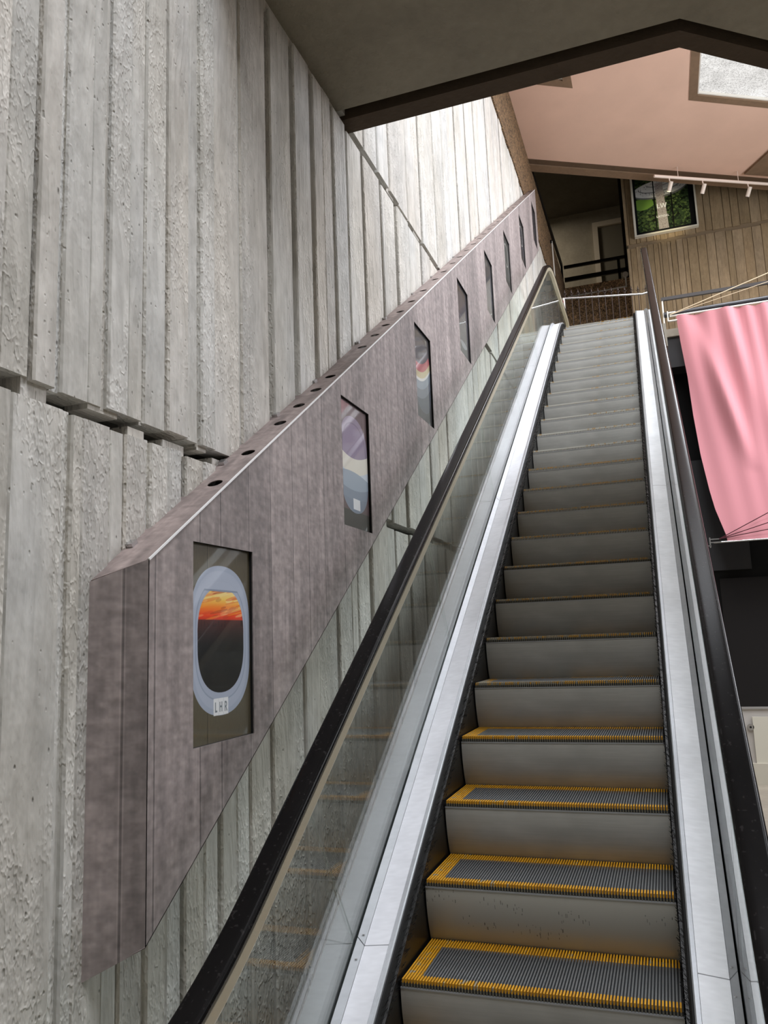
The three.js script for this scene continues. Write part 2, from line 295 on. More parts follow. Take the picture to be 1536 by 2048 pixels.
{ const o = sgroup('window_4', 'unseen frosted window added in the right-hand wall to bring fill light', 'window');  // unseen window, added to lighten the left wall and pink ceiling
  mesh('pane', box(6.95, 6.98, 4.2, 6.2, -9.0, -3.8), skyGlass, o);
  mesh('frame', prismX([[-9.1, 4.1], [-3.7, 4.1], [-3.7, 6.3], [-9.1, 6.3]], 6.9, 7.0, [[[-9.0, 4.2], [-3.8, 4.2], [-3.8, 6.2], [-9.0, 6.2]]]), brownFrameMat, o); }
// beam at the far edge of the pink ceiling
const beamG = (d0, d1, y0, y1) => prismY([[-1.1, diag(-1.1, -1, -9.65) - d0], [7, diag(7, -1, -9.65) - d0], [7, diag(7, -1, -9.65) - d1], [-1.1, diag(-1.1, -1, -9.65) - d1]], y0, y1);
const tr2 = sgroup('trim_2', 'brown concrete beam along the far edge of the pink ceiling', 'beam');
mesh('upper_step', beamG(-0.01, 0.13, 8.588, 8.9), std(0x6f5740, 0.9, { map: plasterMap }), tr2);
mesh('lower_step', beamG(0.12, 0.33, 8.57, 8.9), brownFrameMat, tr2);
const tr3 = sgroup('trim_3', 'brown diagonal beam at the right of the pink ceiling', 'beam');
mesh('beam', prismY([[2.372, -11.46], [4.0, -8.65], [4.6, -8.65], [4.6, -12.7]], 8.56, 8.62), brownFrameMat, tr3);

// upper landing, back wall, corridor
struct(mesh('floor_upper', prismY([[-1.02, -7.78], [0.78, -7.78], [0.78, -14.7], [-1.02, -14.7]], 4.5, LANDING), floorMat), 'upper landing floor at the head of the escalator', 'floor');
const ledge = sgroup('floor_gallery', 'gallery slab edge beside the upper landing', 'floor');
mesh('slab', box(0.78, 7, 4.98, 5.09, -8.82, -13), floorMat, ledge);
mesh('fascia', box(0.78, 7, 4.55, 4.98, -8.86, -13), charcoalMat, ledge);
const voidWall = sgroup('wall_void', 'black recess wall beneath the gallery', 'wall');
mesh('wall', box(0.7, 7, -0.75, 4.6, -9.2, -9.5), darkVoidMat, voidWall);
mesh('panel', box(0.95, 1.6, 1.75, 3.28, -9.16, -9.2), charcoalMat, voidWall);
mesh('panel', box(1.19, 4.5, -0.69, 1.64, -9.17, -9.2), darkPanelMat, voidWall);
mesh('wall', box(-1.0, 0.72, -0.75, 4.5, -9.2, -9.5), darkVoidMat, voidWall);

const wallBack = sgroup('wall_back', 'brown-tinted board-marked concrete wall behind the gallery', 'wall');
mesh('backing', box(0.40, 7, 4.7, 12, -13.02, -13.35), std(0x86745c, 0.95), wallBack);
function backBand(xs, y0, y1) {
  for (let i = 0; i + 1 < xs.length; i++) {
    const a = xs[i] + rr(0.001, 0.006), b = xs[i + 1] - rr(0.001, 0.006), z = -13 + rr(-0.008, 0.008), c = 0.005;
    mesh('board_strip', prismY([[a, -13.04], [a, z - c], [a + c, z], [b - c, z], [b, z - c], [b, -13.04]], y0 + rr(0, 0.03), y1 - rr(0, 0.03)), brownBoardMats[Math.floor(rnd() * 3)], wallBack, rr(0, 1), rr(0, 1.7));
  }
}
const xsLow = [0.37, 0.43, 0.54, 0.65, 0.75, 0.86, 0.95, 1.0, 1.11, 1.17, 1.27, 1.39, 1.47, 1.64, 1.8, 1.96, 2.15, 2.26, 2.44, 2.6, 2.76, 2.95, 3.15, 3.4, 3.6, 3.85];
for (let x = 4.05; x < 7; x += rr(0.15, 0.28)) xsLow.push(x);
backBand(xsLow, 4.75, 8.36);
backBand(xsLow.map((x, i) => i && i < 24 ? x + (i % 3 - 1) * 0.02 : x), 8.40, 11.9);

const cor = sgroup('wall_corridor', 'dim corridor walls beyond the landing', 'wall');
mesh('rear_panel', box(-4, 2, 8.0, 12.3, -18, -18.3), grayWallMat, cor);
mesh('parapet', box(-1.02, 0.42, 4.7, 8.5, -14.7, -14.95), litPebbleMat, cor);
mesh('end_panel', box(-4.2, -4, 8, 12.3, -14.7, -18.3), grayWallMat, cor);
mesh('end_panel', box(2, 2.2, 8, 12.3, -13.3, -18.3), grayWallMat, cor);
struct(mesh('ceiling_corridor', box(-4.2, 7, 11.95, 12.3, -11, -18.3), std(0x6a6458, 0.95, { map: plasterMap })), 'dark corridor ceiling beyond the landing', 'ceiling');
struct(mesh('floor_corridor', box(-4.2, 7, 8.0, 8.2, -14.9, -18.3), floorMat), 'corridor floor beyond the pebble parapet', 'floor');
const door = sgroup('door_1', 'grey corridor door in a white frame', 'door');
mesh('leaf', box(-0.33, 0.5, 8.2, 11.42, -17.97, -18.0), std(0x7b776b, 0.6), door);
mesh('frame', prismZ([[-0.46, 8.2], [-0.46, 11.56], [0.62, 11.56], [0.62, 8.2], [0.5, 8.2], [0.5, 11.43], [-0.33, 11.43], [-0.33, 8.2]], -17.9, -18.0), std(0xd8cfc0, 0.5), door);

{ const o = thing('added_ceiling_lamp', 'unseen white lamp added on the corridor ceiling to lighten the corridor', 'lamp');  // unseen lamp, added to brighten the dark corridor
  mesh('housing', box(-3.1, -1.9, 11.86, 11.95, -16.4, -16.7), std(0xdddddd, 0.5), o); mesh('diffuser', box(-3.05, -1.95, 11.84, 11.86, -16.43, -16.67), new THREE.MeshStandardMaterial({ color: 0x333333, emissive: 0xfff2dc, emissiveIntensity: 1 }), o);
  const l = new THREE.RectAreaLight(0xfff0da, 60, 1.1, 0.24); l.position.set(-2.5, 11.82, -16.55); l.lookAt(-2.5, 0, -16.55); l.castShadow = true; scene.add(l); }
// ---------------------------------------------------------------- escalator
const Z0 = 0.62, Z1 = 1.45, ZU = -6.8, ZV = -7.7;
function B(z) {
  if (z > Z1) return -Z0 * TAN - TAN * (Z1 - Z0) / 2;
  if (z > Z0) { const t = z - Z0; return -Z0 * TAN - TAN * t + TAN * t * t / (2 * (Z1 - Z0)); }
  if (z > ZU) return -z * TAN;
  if (z > ZV) { const t = ZU - z; return -ZU * TAN + TAN * t - TAN * t * t / (2 * (ZU - ZV)); }
  return -ZU * TAN + TAN * (ZU - ZV) / 2;
}
const esc = thing('escalator', 'long escalator with grey steps, white decks and black handrails', 'escalator');
function zsBetween(a, b) { const L = [a]; const cuts = []; for (let i = 1; i <= 12; i++) { cuts.push(Z0 + (Z1 - Z0) * i / 12, ZU + (ZV - ZU) * i / 12); } cuts.push(Z0, ZU); cuts.sort((p, q) => q - p).forEach(c => { if (c < a - 1e-4 && c > b + 1e-4) L.push(c); }); L.push(b); return L; }
function run(name, prof, sgn, a, b, mat, parent = esc) {
  const zs = zsBetween(a, b); return mesh(name, sweep(prof.map(p => [p[0] * sgn, p[1]]), zs.length, (x, h, i) => [x, B(zs[i]) + h, zs[i]]), mat, parent);
}
// steps
const stepRiser = (() => {
  const f = Array.from({ length: 13 }, (_, i) => { const t = i / 12; return [-0.05 * t * t, -0.024 - 0.201 * t]; }), b = f.map(p => [p[0] - 0.012, p[1]]).reverse();
  return muv(smoothNormals(prismX(f.concat(b), -0.403, 0.403), 0.85));
})();
const PITCH = 0.0092, NC = 87, X0 = -NC * PITCH / 2, DEEP = RUN + 0.035;
function cleats(kind) {
  const gs = [];
  for (let i = 0; i < NC; i++) {
    const x = X0 + (i + 0.5) * PITCH, w = 0.0046, left = i < 6; const c = (z0, z1) => gs.push(box(x - w / 2, x + w / 2, -0.011, 0, z0, z1));
    if (kind === 'yellow') { if (left) c(0, -DEEP); else { c(0, -0.036); c(-RUN + 0.03, -DEEP); } } else if (kind === 'grey') { if (!left) c(-0.036, -RUN + 0.03); }
    else gs.push(box(x - w / 2, x + w / 2, -0.022, -0.011, 0.0005, -0.01));
  }
  return muv(mergeGeometries(gs));
}
const gYellow = cleats('yellow'), gGrey = cleats('grey'), gTeeth = cleats('teeth');
const gTread = muv(box(-0.403, 0.403, -0.03, -0.0105, -0.004, -DEEP)), gLip = muv(box(-0.403, 0.403, -0.0265, -0.0225, 0.002, -0.01));
const teethMat = std(0x6f6c60, 0.5, { metalness: 0.4 });
const paleTeethMat = std(0xc2bfb4, 0.5, { metalness: 0.2 });  // paler nosing teeth for the upper steps
const stains = (() => {                                       // scuff marks on the second riser
  const list = []; for (let i = 0; i < 90; i++) { const cl = [[0.06, 0.9], [0.3, 0.82], [0.36, 0.75], [0.42, 0.45], [0.52, 0.4], [0.22, 0.5], [0.62, 0.7], [0.95, 0.75]][Math.floor(rnd() * 8)]; list.push([cl[0] + rr(-0.07, 0.07), cl[1] + rr(-0.09, 0.09), rr(0.0008, 0.0022), rr(0.015, 0.07), rr(0.35, 0.8)]); }
  return canvasTex(1024, 256, (x, w, h) => { x.fillStyle = '#bfbeb9'; x.fillRect(0, 0, w, h); for (const [u, v, sw, sh, a] of list) { x.fillStyle = `rgba(28,26,24,${a})`; x.fillRect(u * w, (1 - v) * h, Math.max(1.5, sw * w), sh * h); } });
})();
const stainedRiser = (() => { const g = stepRiser.clone(), uv = g.attributes.uv, p = g.attributes.position; for (let i = 0; i < uv.count; i++) uv.setXY(i, (p.getX(i) + 0.403) / 0.806, (p.getY(i) + 0.225) / 0.2); return g; })();
for (let k = -5; k <= 26; k++) {
  const s = new THREE.Group(); s.name = 'step'; const z = -k * RUN; s.position.set(0, B(z), z); esc.add(s);
  mesh('riser', k === 1 ? stainedRiser : stepRiser, k === 1 ? std(0xf0f0ec, 0.45, { map: stains, metalness: 0.2 }) : riserMat, s, 0, 0, true);
  mesh('tread_plate', gTread, treadMat, s, 0, 0, true);
  mesh('nosing_lip', gLip, alumMat, s, 0, 0, true);
  for (const [n, g, m] of [['tread_cleats', gGrey, cleatMat], ['yellow_cleats', gYellow, yellowMats[k < 4 ? 0 : k < 12 ? 1 : 2]], ['nosing_teeth', gTeeth, k < 8 ? teethMat : paleTeethMat]]) mesh(n, g, m, s, 0, 0, true).userData.kind = 'stuff';
}
// balustrades
const ZA = 3.0, ZE = -9.3, LEFT = -1, RIGHT = 1;
const sOf = s => { return -s * COS; };
for (const sg of [LEFT, RIGHT]) {
  run('skirt_panel', [[0.408, -0.3], [0.42, -0.3], [0.42, 0.02], [0.408, 0.02]], sg, ZA, ZE, skirtMat);
  run('brush_base', [[0.408, -0.012], [0.43, -0.03], [0.432, 0.046], [0.424, 0.046]], sg, ZA, ZE, std(0x0a0a0a, 0.8));
  run('edge_lip', [[0.43, 0.03], [0.43, 0.058], [0.434, 0.063], [0.446, 0.063], [0.446, 0.03]], sg, ZA, ZE, alumMat);
  const joints = [ZA, -0.03, -2.77, -5.52, ZE];
  for (let i = 0; i + 1 < joints.length; i++) {
    const a = joints[i] - 0.0015, b = joints[i + 1] + 0.0015;
    run('deck_panel', [[0.447, 0.02], [0.447, 0.061], [0.527, 0.052], [0.527, 0.02]], sg, a, b, whiteDeckMat);
    run('deck_bead', [[0.528, 0.02], [0.528, 0.053], [0.549, 0.076], [0.549, 0.02]], sg, a, b, alumMat);
    run('outer_deck', [[0.568, 0.02], [0.568, 0.055], [0.66, 0.045], [0.66, 0.02]], sg, a, b, alumMat);
  }
  run('outer_cladding', [[0.62, -0.9], [0.62, 0.02], [0.655, 0.02], [0.655, -0.9]], sg, ZA, ZE, charcoalMat);
  for (const z of [-0.05, 0.02]) { const g = new THREE.CylinderGeometry(0.004, 0.004, 0.003, 10); g.translate(sg * 0.536, B(z) + 0.064, z); mesh('deck_screw', g, steelMat, esc); }
  // glass sheets, joints square to the slope
  const cx = sg < 0 ? -0.558 : 0.558, js = [0.057, 1.7, 3.345, 4.99, 6.635];
  const at = (s, h) => { const n = h * COS; return [-s * COS + n * SIN, s * SIN + n * COS]; };
  const HB = 0.045, HT = 0.775, sheets = [];
  const lowPts = zsBetween(-0.05, 2.6);
  const seq = (a, b) => { const up = a > b; const L = up ? zsBetween(a, b) : zsBetween(b, a).reverse(); return L; };
  const j0b = at(js[0] - 0.004, HB), j0t = at(js[0] - 0.004, HT);
  sheets.push([...seq(2.8, j0b[0]).slice(0, -1).map(z => [z, B(z) + HB]), j0b, j0t, ...seq(2.8, j0t[0]).slice(0, -1).reverse().map(z => [z, B(z) + HT])]);
  for (let i = 0; i + 1 < js.length; i++) sheets.push([at(js[i] + 0.004, HB), at(js[i + 1] - 0.004, HB), at(js[i + 1] - 0.004, HT), at(js[i] + 0.004, HT)]);
  const jb = at(js[4] + 0.004, HB), jt = at(js[4] + 0.004, HT);
  sheets.push([jb, ...seq(jb[0], -9.2).slice(1).map(z => [z, B(z) + HB]), ...seq(jt[0], -9.2).slice(1).reverse().map(z => [z, B(z) + HT]), jt]);
  for (const sh of sheets) mesh('glass_panel', prismX(sh, cx - 0.005, cx + 0.005), glassMat, esc);
  // handrail and its metal channel
  const hx = sg < 0 ? -0.5615 : 0.5865, path = [];
  for (const z of zsBetween(2.95, -9.25)) path.push([z, B(z) + 0.822]);
  const yT = path[path.length - 1][1], yB = path[0][1], R = 0.3;
  for (let i = 1; i <= 12; i++) { const a = Math.PI * i / 12; path.push([-9.25 - R * Math.sin(a), yT - R + R * Math.cos(a)]); path.unshift([2.95 + R * Math.sin(a), yB - R + R * Math.cos(a)]); }
  const fr = path.map((p, i) => { const a = path[Math.max(0, i - 1)], b = path[Math.min(path.length - 1, i + 1)]; const dz = b[0] - a[0], dy = b[1] - a[1], l = Math.hypot(dz, dy); return [dy / l, -dz / l]; }); // normal (z, y)
  const place = (x, n, i) => [hx + x, path[i][1] + n * fr[i][1], path[i][0] + n * fr[i][0]];
  const hp = []; const W = 0.0345;
  for (let i = 0; i <= 12; i++) { const a = -Math.PI / 2 + Math.PI * 0.97 * i / 12; hp.push([W - 0.0125 + 0.0125 * Math.cos(a), 0.0125 * Math.sin(a)]); }
  hp.push([0.014, 0.0133]); const full = hp.concat(hp.slice().reverse().map(p => [-p[0], p[1]]));
  mesh('handrail', sweep(full, path.length, place, true), rubberMat, esc);
  const inner = sg < 0 ? 1 : -1;
  mesh('handrail_channel', sweep([[-0.012, -0.06], [0.024, -0.06], [0.029, -0.05], [0.031, -0.018], [-0.018, -0.018], [-0.016, -0.05]].map(p => [p[0] * inner, p[1]]), path.length, place), creamTrimMat, esc);
  // brush bristles
  const bg = new THREE.BoxGeometry(0.022, 0.0012, 0.0014); const nb = 2600; const im = new THREE.InstancedMesh(bg, std(0x0c0c0c, 0.85), nb); im.name = 'brush_bristles'; im.userData.kind = 'stuff'; im.castShadow = im.receiveShadow = true;
  const M = new THREE.Matrix4(), q = new THREE.Quaternion();
  for (let i = 0; i < nb; i++) { const z = 0.9 - i * (8.2 / nb); const h = rr(-0.012, 0.04), t = (h + 0.012) / 0.052; q.setFromEuler(new THREE.Euler(rr(-0.5, 0.5), rr(-0.3, 0.3), sg * rr(-1.1, -0.6))); M.compose(new THREE.Vector3(sg * (0.408 + 0.014 * t - 0.004), B(z) + h, z), q, new THREE.Vector3(rr(0.6, 1.1), 1, 1)); im.setMatrixAt(i, M); }
  esc.add(im);
}
run('light_stop_pan', [[-0.62, -0.92], [0.62, -0.92], [0.62, -0.9], [-0.62, -0.9]], 1, ZA, ZE, darkVoidMat);  // unseen pan, added under the steps to stop light leaks
mesh('comb_plate', box(-0.41, 0.41, LANDING - 0.03, LANDING + 0.01, -7.75, -8.4), alumMat, esc);

// ---------------------------------------------------------------- printed display panel on the wall
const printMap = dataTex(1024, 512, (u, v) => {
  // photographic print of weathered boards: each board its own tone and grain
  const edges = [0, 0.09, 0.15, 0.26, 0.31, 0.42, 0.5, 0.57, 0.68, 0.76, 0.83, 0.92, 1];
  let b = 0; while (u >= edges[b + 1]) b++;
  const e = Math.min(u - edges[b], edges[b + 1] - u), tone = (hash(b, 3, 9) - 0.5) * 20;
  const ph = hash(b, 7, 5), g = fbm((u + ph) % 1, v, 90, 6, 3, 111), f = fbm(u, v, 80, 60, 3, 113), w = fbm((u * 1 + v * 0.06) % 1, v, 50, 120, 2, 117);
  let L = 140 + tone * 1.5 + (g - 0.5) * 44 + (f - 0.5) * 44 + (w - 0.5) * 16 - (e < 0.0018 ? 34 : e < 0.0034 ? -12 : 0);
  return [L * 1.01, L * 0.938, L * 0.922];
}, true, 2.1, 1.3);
const printBump = dataTex(512, 256, (u, v) => { const L = 255 * fbm(u, v, 80, 60, 3, 113); return [L, L, L]; }, false, 2.1, 1.3);
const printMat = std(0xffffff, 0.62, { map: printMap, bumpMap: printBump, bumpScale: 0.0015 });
const panel = thing('display_panel', 'long purple-grey printed panel of plane windows climbing beside the escalator', 'wall panel');
const HT0 = 1.645, HB0 = 0.632, ZL = 0.58, ZEND = -9.38;
const line = (z, h) => [z, h - z * TAN];
const winTL = [[0.354, 1.333], [-0.902, 2.155], [-2.199, 3.005], [-3.50, 3.872], [-4.76, 4.705], [-6.0, 5.53], [-7.36, 6.43], [-8.80, 7.39]];
const WW = 0.376, WH = 0.617;
const holes = winTL.map(([z, y]) => [[z, y], [z - WW, y], [z - WW, y - WH], [z, y - WH]]);
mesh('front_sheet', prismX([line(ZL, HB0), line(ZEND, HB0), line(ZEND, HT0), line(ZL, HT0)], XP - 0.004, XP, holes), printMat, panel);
// flanges back to the wall: plane coordinates are s along the slope and x across
const holeS = [0.755, 1.036, 1.36, 1.582, 1.804, 2.015, 2.56, 2.82, 3.065, 3.43, 3.742, 4.11, 4.536, 4.87];
for (let s = 5.25; s < 12.2; s += 0.365) holeS.push(s + (rnd() - 0.5) * 0.05);
const fl = (s, x, t) => { const n = HT0 * COS + t; return [x, s * SIN + n * COS, -s * COS + n * SIN]; };
const sAt = (z, n) => (n * SIN - z) / COS;
const n0 = HT0 * COS, sL = sAt(ZL, n0), sE = sAt(ZEND, n0);
const circ = (cx, cy, r) => Array.from({ length: 16 }, (_, i) => [cx + r * Math.cos(i * Math.PI / 8), cy + r * Math.sin(i * Math.PI / 8)]);
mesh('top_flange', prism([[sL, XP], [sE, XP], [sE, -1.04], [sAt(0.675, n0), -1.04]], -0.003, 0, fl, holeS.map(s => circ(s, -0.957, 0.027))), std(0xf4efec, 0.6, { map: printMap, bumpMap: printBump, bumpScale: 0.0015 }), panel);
mesh('edge_glint_trim', prism([[sL, XP - 0.0005], [sE, XP - 0.0005], [sE, XP + 0.004], [sL, XP + 0.004]], -0.003, 0.003, fl), std(0xf2f2f2, 0.4), panel);  // white trim: light caught along the panel edge is put into its colour
const nb0 = HB0 * COS, flb = (s, x, t) => { const n = nb0 + t; return [x, s * SIN + n * COS, -s * COS + n * SIN]; };
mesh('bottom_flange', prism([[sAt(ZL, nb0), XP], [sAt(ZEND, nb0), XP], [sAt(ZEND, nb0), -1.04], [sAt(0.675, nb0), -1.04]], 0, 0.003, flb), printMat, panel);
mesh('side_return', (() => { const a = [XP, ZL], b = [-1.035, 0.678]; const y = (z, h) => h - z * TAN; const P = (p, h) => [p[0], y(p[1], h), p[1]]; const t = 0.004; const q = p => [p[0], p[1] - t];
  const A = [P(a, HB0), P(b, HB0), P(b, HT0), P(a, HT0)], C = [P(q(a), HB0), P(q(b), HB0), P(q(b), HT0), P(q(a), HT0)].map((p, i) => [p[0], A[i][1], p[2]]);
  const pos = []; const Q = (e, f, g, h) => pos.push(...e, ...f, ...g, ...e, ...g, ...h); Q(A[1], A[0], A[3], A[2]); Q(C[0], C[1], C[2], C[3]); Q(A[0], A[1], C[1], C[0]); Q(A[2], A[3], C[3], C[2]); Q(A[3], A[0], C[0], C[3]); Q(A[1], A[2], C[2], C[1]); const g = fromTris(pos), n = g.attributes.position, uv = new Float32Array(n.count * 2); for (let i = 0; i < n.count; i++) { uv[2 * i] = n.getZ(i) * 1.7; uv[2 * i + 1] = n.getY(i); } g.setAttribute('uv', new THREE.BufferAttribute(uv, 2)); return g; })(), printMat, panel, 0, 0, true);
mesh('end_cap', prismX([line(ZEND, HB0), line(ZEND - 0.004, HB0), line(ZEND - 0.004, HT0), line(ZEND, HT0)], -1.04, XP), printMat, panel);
for (const s of [0.30, 0.93, 1.45, 1.93, 2.66, 3.25, 4.0, 4.65, 5.6, 6.8, 8.2, 9.6]) mesh('clip', prism([[s, -1.005], [s + 0.03, -1.005], [s + 0.03, -1.03], [s, -1.03]], 0, 0.012, fl), steelMat, panel);
// prints behind the openings
function plane(x, w, h, o) {                                   // printed aircraft-cabin window, generic
  const cx = w * 0.5, cy = h * 0.487, rx = w * 0.492, ry = h * 0.386;
  const ov = (k, dy = 0, kx = k) => { x.beginPath(); const a = rx * kx, b = ry * k, r = a; x.moveTo(cx - a, cy + dy - b + r); x.bezierCurveTo(cx - a, cy + dy - b + r * 0.35, cx - a * 0.62, cy + dy - b, cx, cy + dy - b); x.bezierCurveTo(cx + a * 0.62, cy + dy - b, cx + a, cy + dy - b + r * 0.35, cx + a, cy + dy - b + r); x.lineTo(cx + a, cy + dy + b - r); x.bezierCurveTo(cx + a, cy + dy + b - r * 0.35, cx + a * 0.62, cy + dy + b, cx, cy + dy + b); x.bezierCurveTo(cx - a * 0.62, cy + dy + b, cx - a, cy + dy + b - r * 0.35, cx - a, cy + dy + b - r); x.closePath(); };
  o(ov, cx, cy, rx, ry);
}
const PWc = 384, PHc = 632;
function boards(x, w, h, c) { x.fillStyle = c; x.fillRect(0, 0, w, h); for (let i = 0; i < 1600; i++) { x.fillStyle = `rgba(${rnd() < 0.5 ? '20,18,12' : '150,140,115'},${rr(0.03, 0.1)})`; x.fillRect(rnd() * w, rnd() * h, rr(1, 3), rr(4, 30)); } x.fillStyle = 'rgba(25,22,14,0.55)'; x.fillRect(w * 0.27, 0, 4, h); x.fillStyle = 'rgba(140,130,100,0.35)'; x.fillRect(w * 0.27 + 5, 0, 4, h); }
function tagBox(x, cx, y, txt) { x.fillStyle = '#eef0f2'; x.fillRect(cx - 34, y, 92, 54); x.fillStyle = '#d3d8dc'; for (let i = 1; i < 3; i++) x.fillRect(cx - 34 + i * 30.6, y, 2, 54); x.fillStyle = '#7d868c'; x.font = 'bold 44px sans-serif'; x.textAlign = 'center'; if (txt) for (let i = 0; i < 3; i++) { x.save(); x.translate(cx - 19 + i * 30.6, y + 44); x.scale(0.72, 1); x.fillText(txt[i], 0, 0); x.restore(); } }
const prints = [];
prints.push(canvasTex(PWc, PHc, (x, w, h) => {
  boards(x, w, h, '#5b5443');
  plane(x, w, h, (ov, cx, cy, rx, ry) => {
    ov(1); x.fillStyle = '#aab4c6'; x.fill(); ov(0.93, 0, 0.92); x.fillStyle = '#b3bccd'; x.fill(); ov(0.80, 2, 0.85); x.fillStyle = '#9aa5b8'; x.fill(); ov(0.78, 2, 0.82); x.fillStyle = '#aeb7c9'; x.fill();
    x.save(); ov(0.70, 0, 0.77); x.clip();
    const g = x.createLinearGradient(0, h * 0.22, 0, h * 0.39); g.addColorStop(0, '#ffe9b0'); g.addColorStop(0.35, '#ffd468'); g.addColorStop(0.6, '#ff8a2a'); g.addColorStop(0.85, '#f4481c'); g.addColorStop(1, '#c83318'); x.fillStyle = g; x.fillRect(0, 0, w, h * 0.45);
    for (let i = 0; i < 60; i++) { const yy = h * rr(0.22, 0.375); x.fillStyle = `rgba(${['255,240,180', '220,60,20', '150,50,30', '255,190,60'][Math.floor(rnd() * 4)]},${rr(0.15, 0.5)})`; x.beginPath(); x.ellipse(w * rr(0.1, 0.95), yy, rr(14, 80), rr(2, 7), -0.15, 0, 7); x.fill(); }
    const d = x.createLinearGradient(0, h * 0.38, 0, h * 0.52); d.addColorStop(0, '#5a2a26'); d.addColorStop(0.5, '#33211f'); d.addColorStop(1, '#151414'); x.fillStyle = d; x.fillRect(0, h * 0.385, w, h);
    for (let i = 0; i < 26; i++) { x.fillStyle = 'rgba(40,22,20,0.7)'; const b = rr(4, 22); x.fillRect(w * rr(0.15, 0.9), h * 0.42 - b, rr(2, 6), b); }
    x.restore();
    x.save(); ov(0.80, 2, 0.85); x.clip(); x.fillStyle = '#b4bdce'; x.fillRect(0, 0, w, h * 0.232); x.strokeStyle = '#98a3b5'; x.lineWidth = 5; x.beginPath(); x.moveTo(w * 0.18, h * 0.175); x.quadraticCurveTo(w * 0.2, h * 0.12, cx, h * 0.125); x.quadraticCurveTo(w * 0.8, h * 0.13, w * 0.82, h * 0.178); x.closePath(); x.stroke(); x.fillStyle = '#8e99ac'; x.fillRect(0, h * 0.228, w, 6); x.restore();
    tagBox(x, cx - 18, h * 0.785, 'LHR');
  });
}));
prints.push(canvasTex(PWc, PHc, (x, w, h) => {
  boards(x, w, h, '#6d5c5e'); x.fillStyle = '#4c4a45'; x.fillRect(0, h * 0.86, w, h);
  plane(x, w, h, (ov, cx) => {
    ov(1); x.fillStyle = '#9c90a5'; x.fill(); x.save(); ov(1); x.clip();
    x.fillStyle = '#85798f'; x.lineWidth = 8; x.strokeStyle = '#85798f'; ov(0.9, 10, 0.84); x.stroke(); ov(0.88, 10, 0.8); x.fillStyle = '#9a8da6'; x.fill();
    const wave = (y0, a, c) => { x.fillStyle = c; x.beginPath(); x.moveTo(0, y0); x.quadraticCurveTo(w * 0.45, y0 + a, w, y0 - a * 0.3); x.lineTo(w, h); x.lineTo(0, h); x.fill(); };
    wave(h * 0.40, 60, '#ece9dc'); wave(h * 0.53, 60, '#d5e0ea'); wave(h * 0.57, -30, '#a5b3c2'); wave(h * 0.67, 40, '#8d99a9'); wave(h * 0.75, 30, '#8793a3');
    x.restore(); tagBox(x, cx + 4, h * 0.76, '');
  });
}));
prints.push(canvasTex(PWc, PHc, (x, w, h) => {
  boards(x, w, h, '#4e4d4f');
  plane(x, w, h, (ov) => {
    ov(1.05); x.fillStyle = '#6e6f75'; x.fill(); x.save(); ov(1.05); x.clip(); x.fillStyle = '#5d5d62'; x.fillRect(0, 0, w, h * 0.36);
    const arc = (y0, c) => { x.fillStyle = c; x.beginPath(); x.moveTo(0, y0); x.quadraticCurveTo(w * 0.5, y0 + 40, w, y0 - 130); x.lineTo(w, h); x.lineTo(0, h); x.fill(); };
    arc(h * 0.38, '#b8686d'); arc(h * 0.47, '#c9bd98'); arc(h * 0.54, '#d9d9d6'); arc(h * 0.57, '#8b95a0'); arc(h * 0.66, '#777c85'); arc(h * 0.76, '#5c6068'); x.restore();
  });
}));
for (let k = 3; k < 8; k++) prints.push(canvasTex(192, 316, (x, w, h) => {
  boards(x, w, h, ['#4a474b', '#4b4a4c', '#5a5a58', '#4d4a4a', '#453f42'][k - 3]);
  plane(x, w, h, (ov) => { ov(1); x.fillStyle = ['#56545b', '#55575c', '#6d6f6c', '#55545a', '#4b474c'][k - 3]; x.fill(); x.save(); ov(1); x.clip(); x.fillStyle = 'rgba(190,192,198,0.25)'; x.fillRect(0, h * (0.44 + 0.1 * (k % 3)), w, 5); if (k === 3) { x.fillStyle = '#8c8d92'; x.beginPath(); x.ellipse(w * 0.5, h * 0.92, w * 0.5, h * 0.14, 0, 0, 7); x.fill(); } if (k === 6 || k === 5) { x.strokeStyle = '#c9cac4'; x.lineWidth = 8; ov(0.55, -40, 0.5); x.stroke(); } x.restore(); });
}));
winTL.forEach(([z, y], i) => {
  const g = new THREE.BoxGeometry(0.006, WH + 0.05, WW + 0.05).toNonIndexed(); g.translate(-0.9165, y - WH / 2, z - WW / 2);
  const p = g.attributes.position, uv = g.attributes.uv; for (let k = 0; k < p.count; k++) uv.setXY(k, (z - p.getZ(k)) / WW, (p.getY(k) - (y - WH)) / WH);
  const m = mesh('window_print', g, new THREE.MeshPhysicalMaterial({ map: prints[i], roughness: 0.35, clearcoat: 1, clearcoatRoughness: 0.03 }), panel, 0, 0, true);
  m.userData.label = ['glossy print of a plane window with an orange sunset and LHR tag', 'print with lilac, cream and blue-grey waves', 'print with red and cream arcs', 'dark glossy print', 'dark glossy print', 'dark glossy print', 'dark glossy print', 'dark glossy print'][i];
  const t = 0.004; mesh('window_reveal', prismX([[z + t, y + t], [z - WW - t, y + t], [z - WW - t, y - WH - t], [z + t, y - WH - t]], -0.9135, XP - 0.004, [[[z, y], [z - WW, y], [z - WW, y - WH], [z, y - WH]]]), blackMat, panel);
});

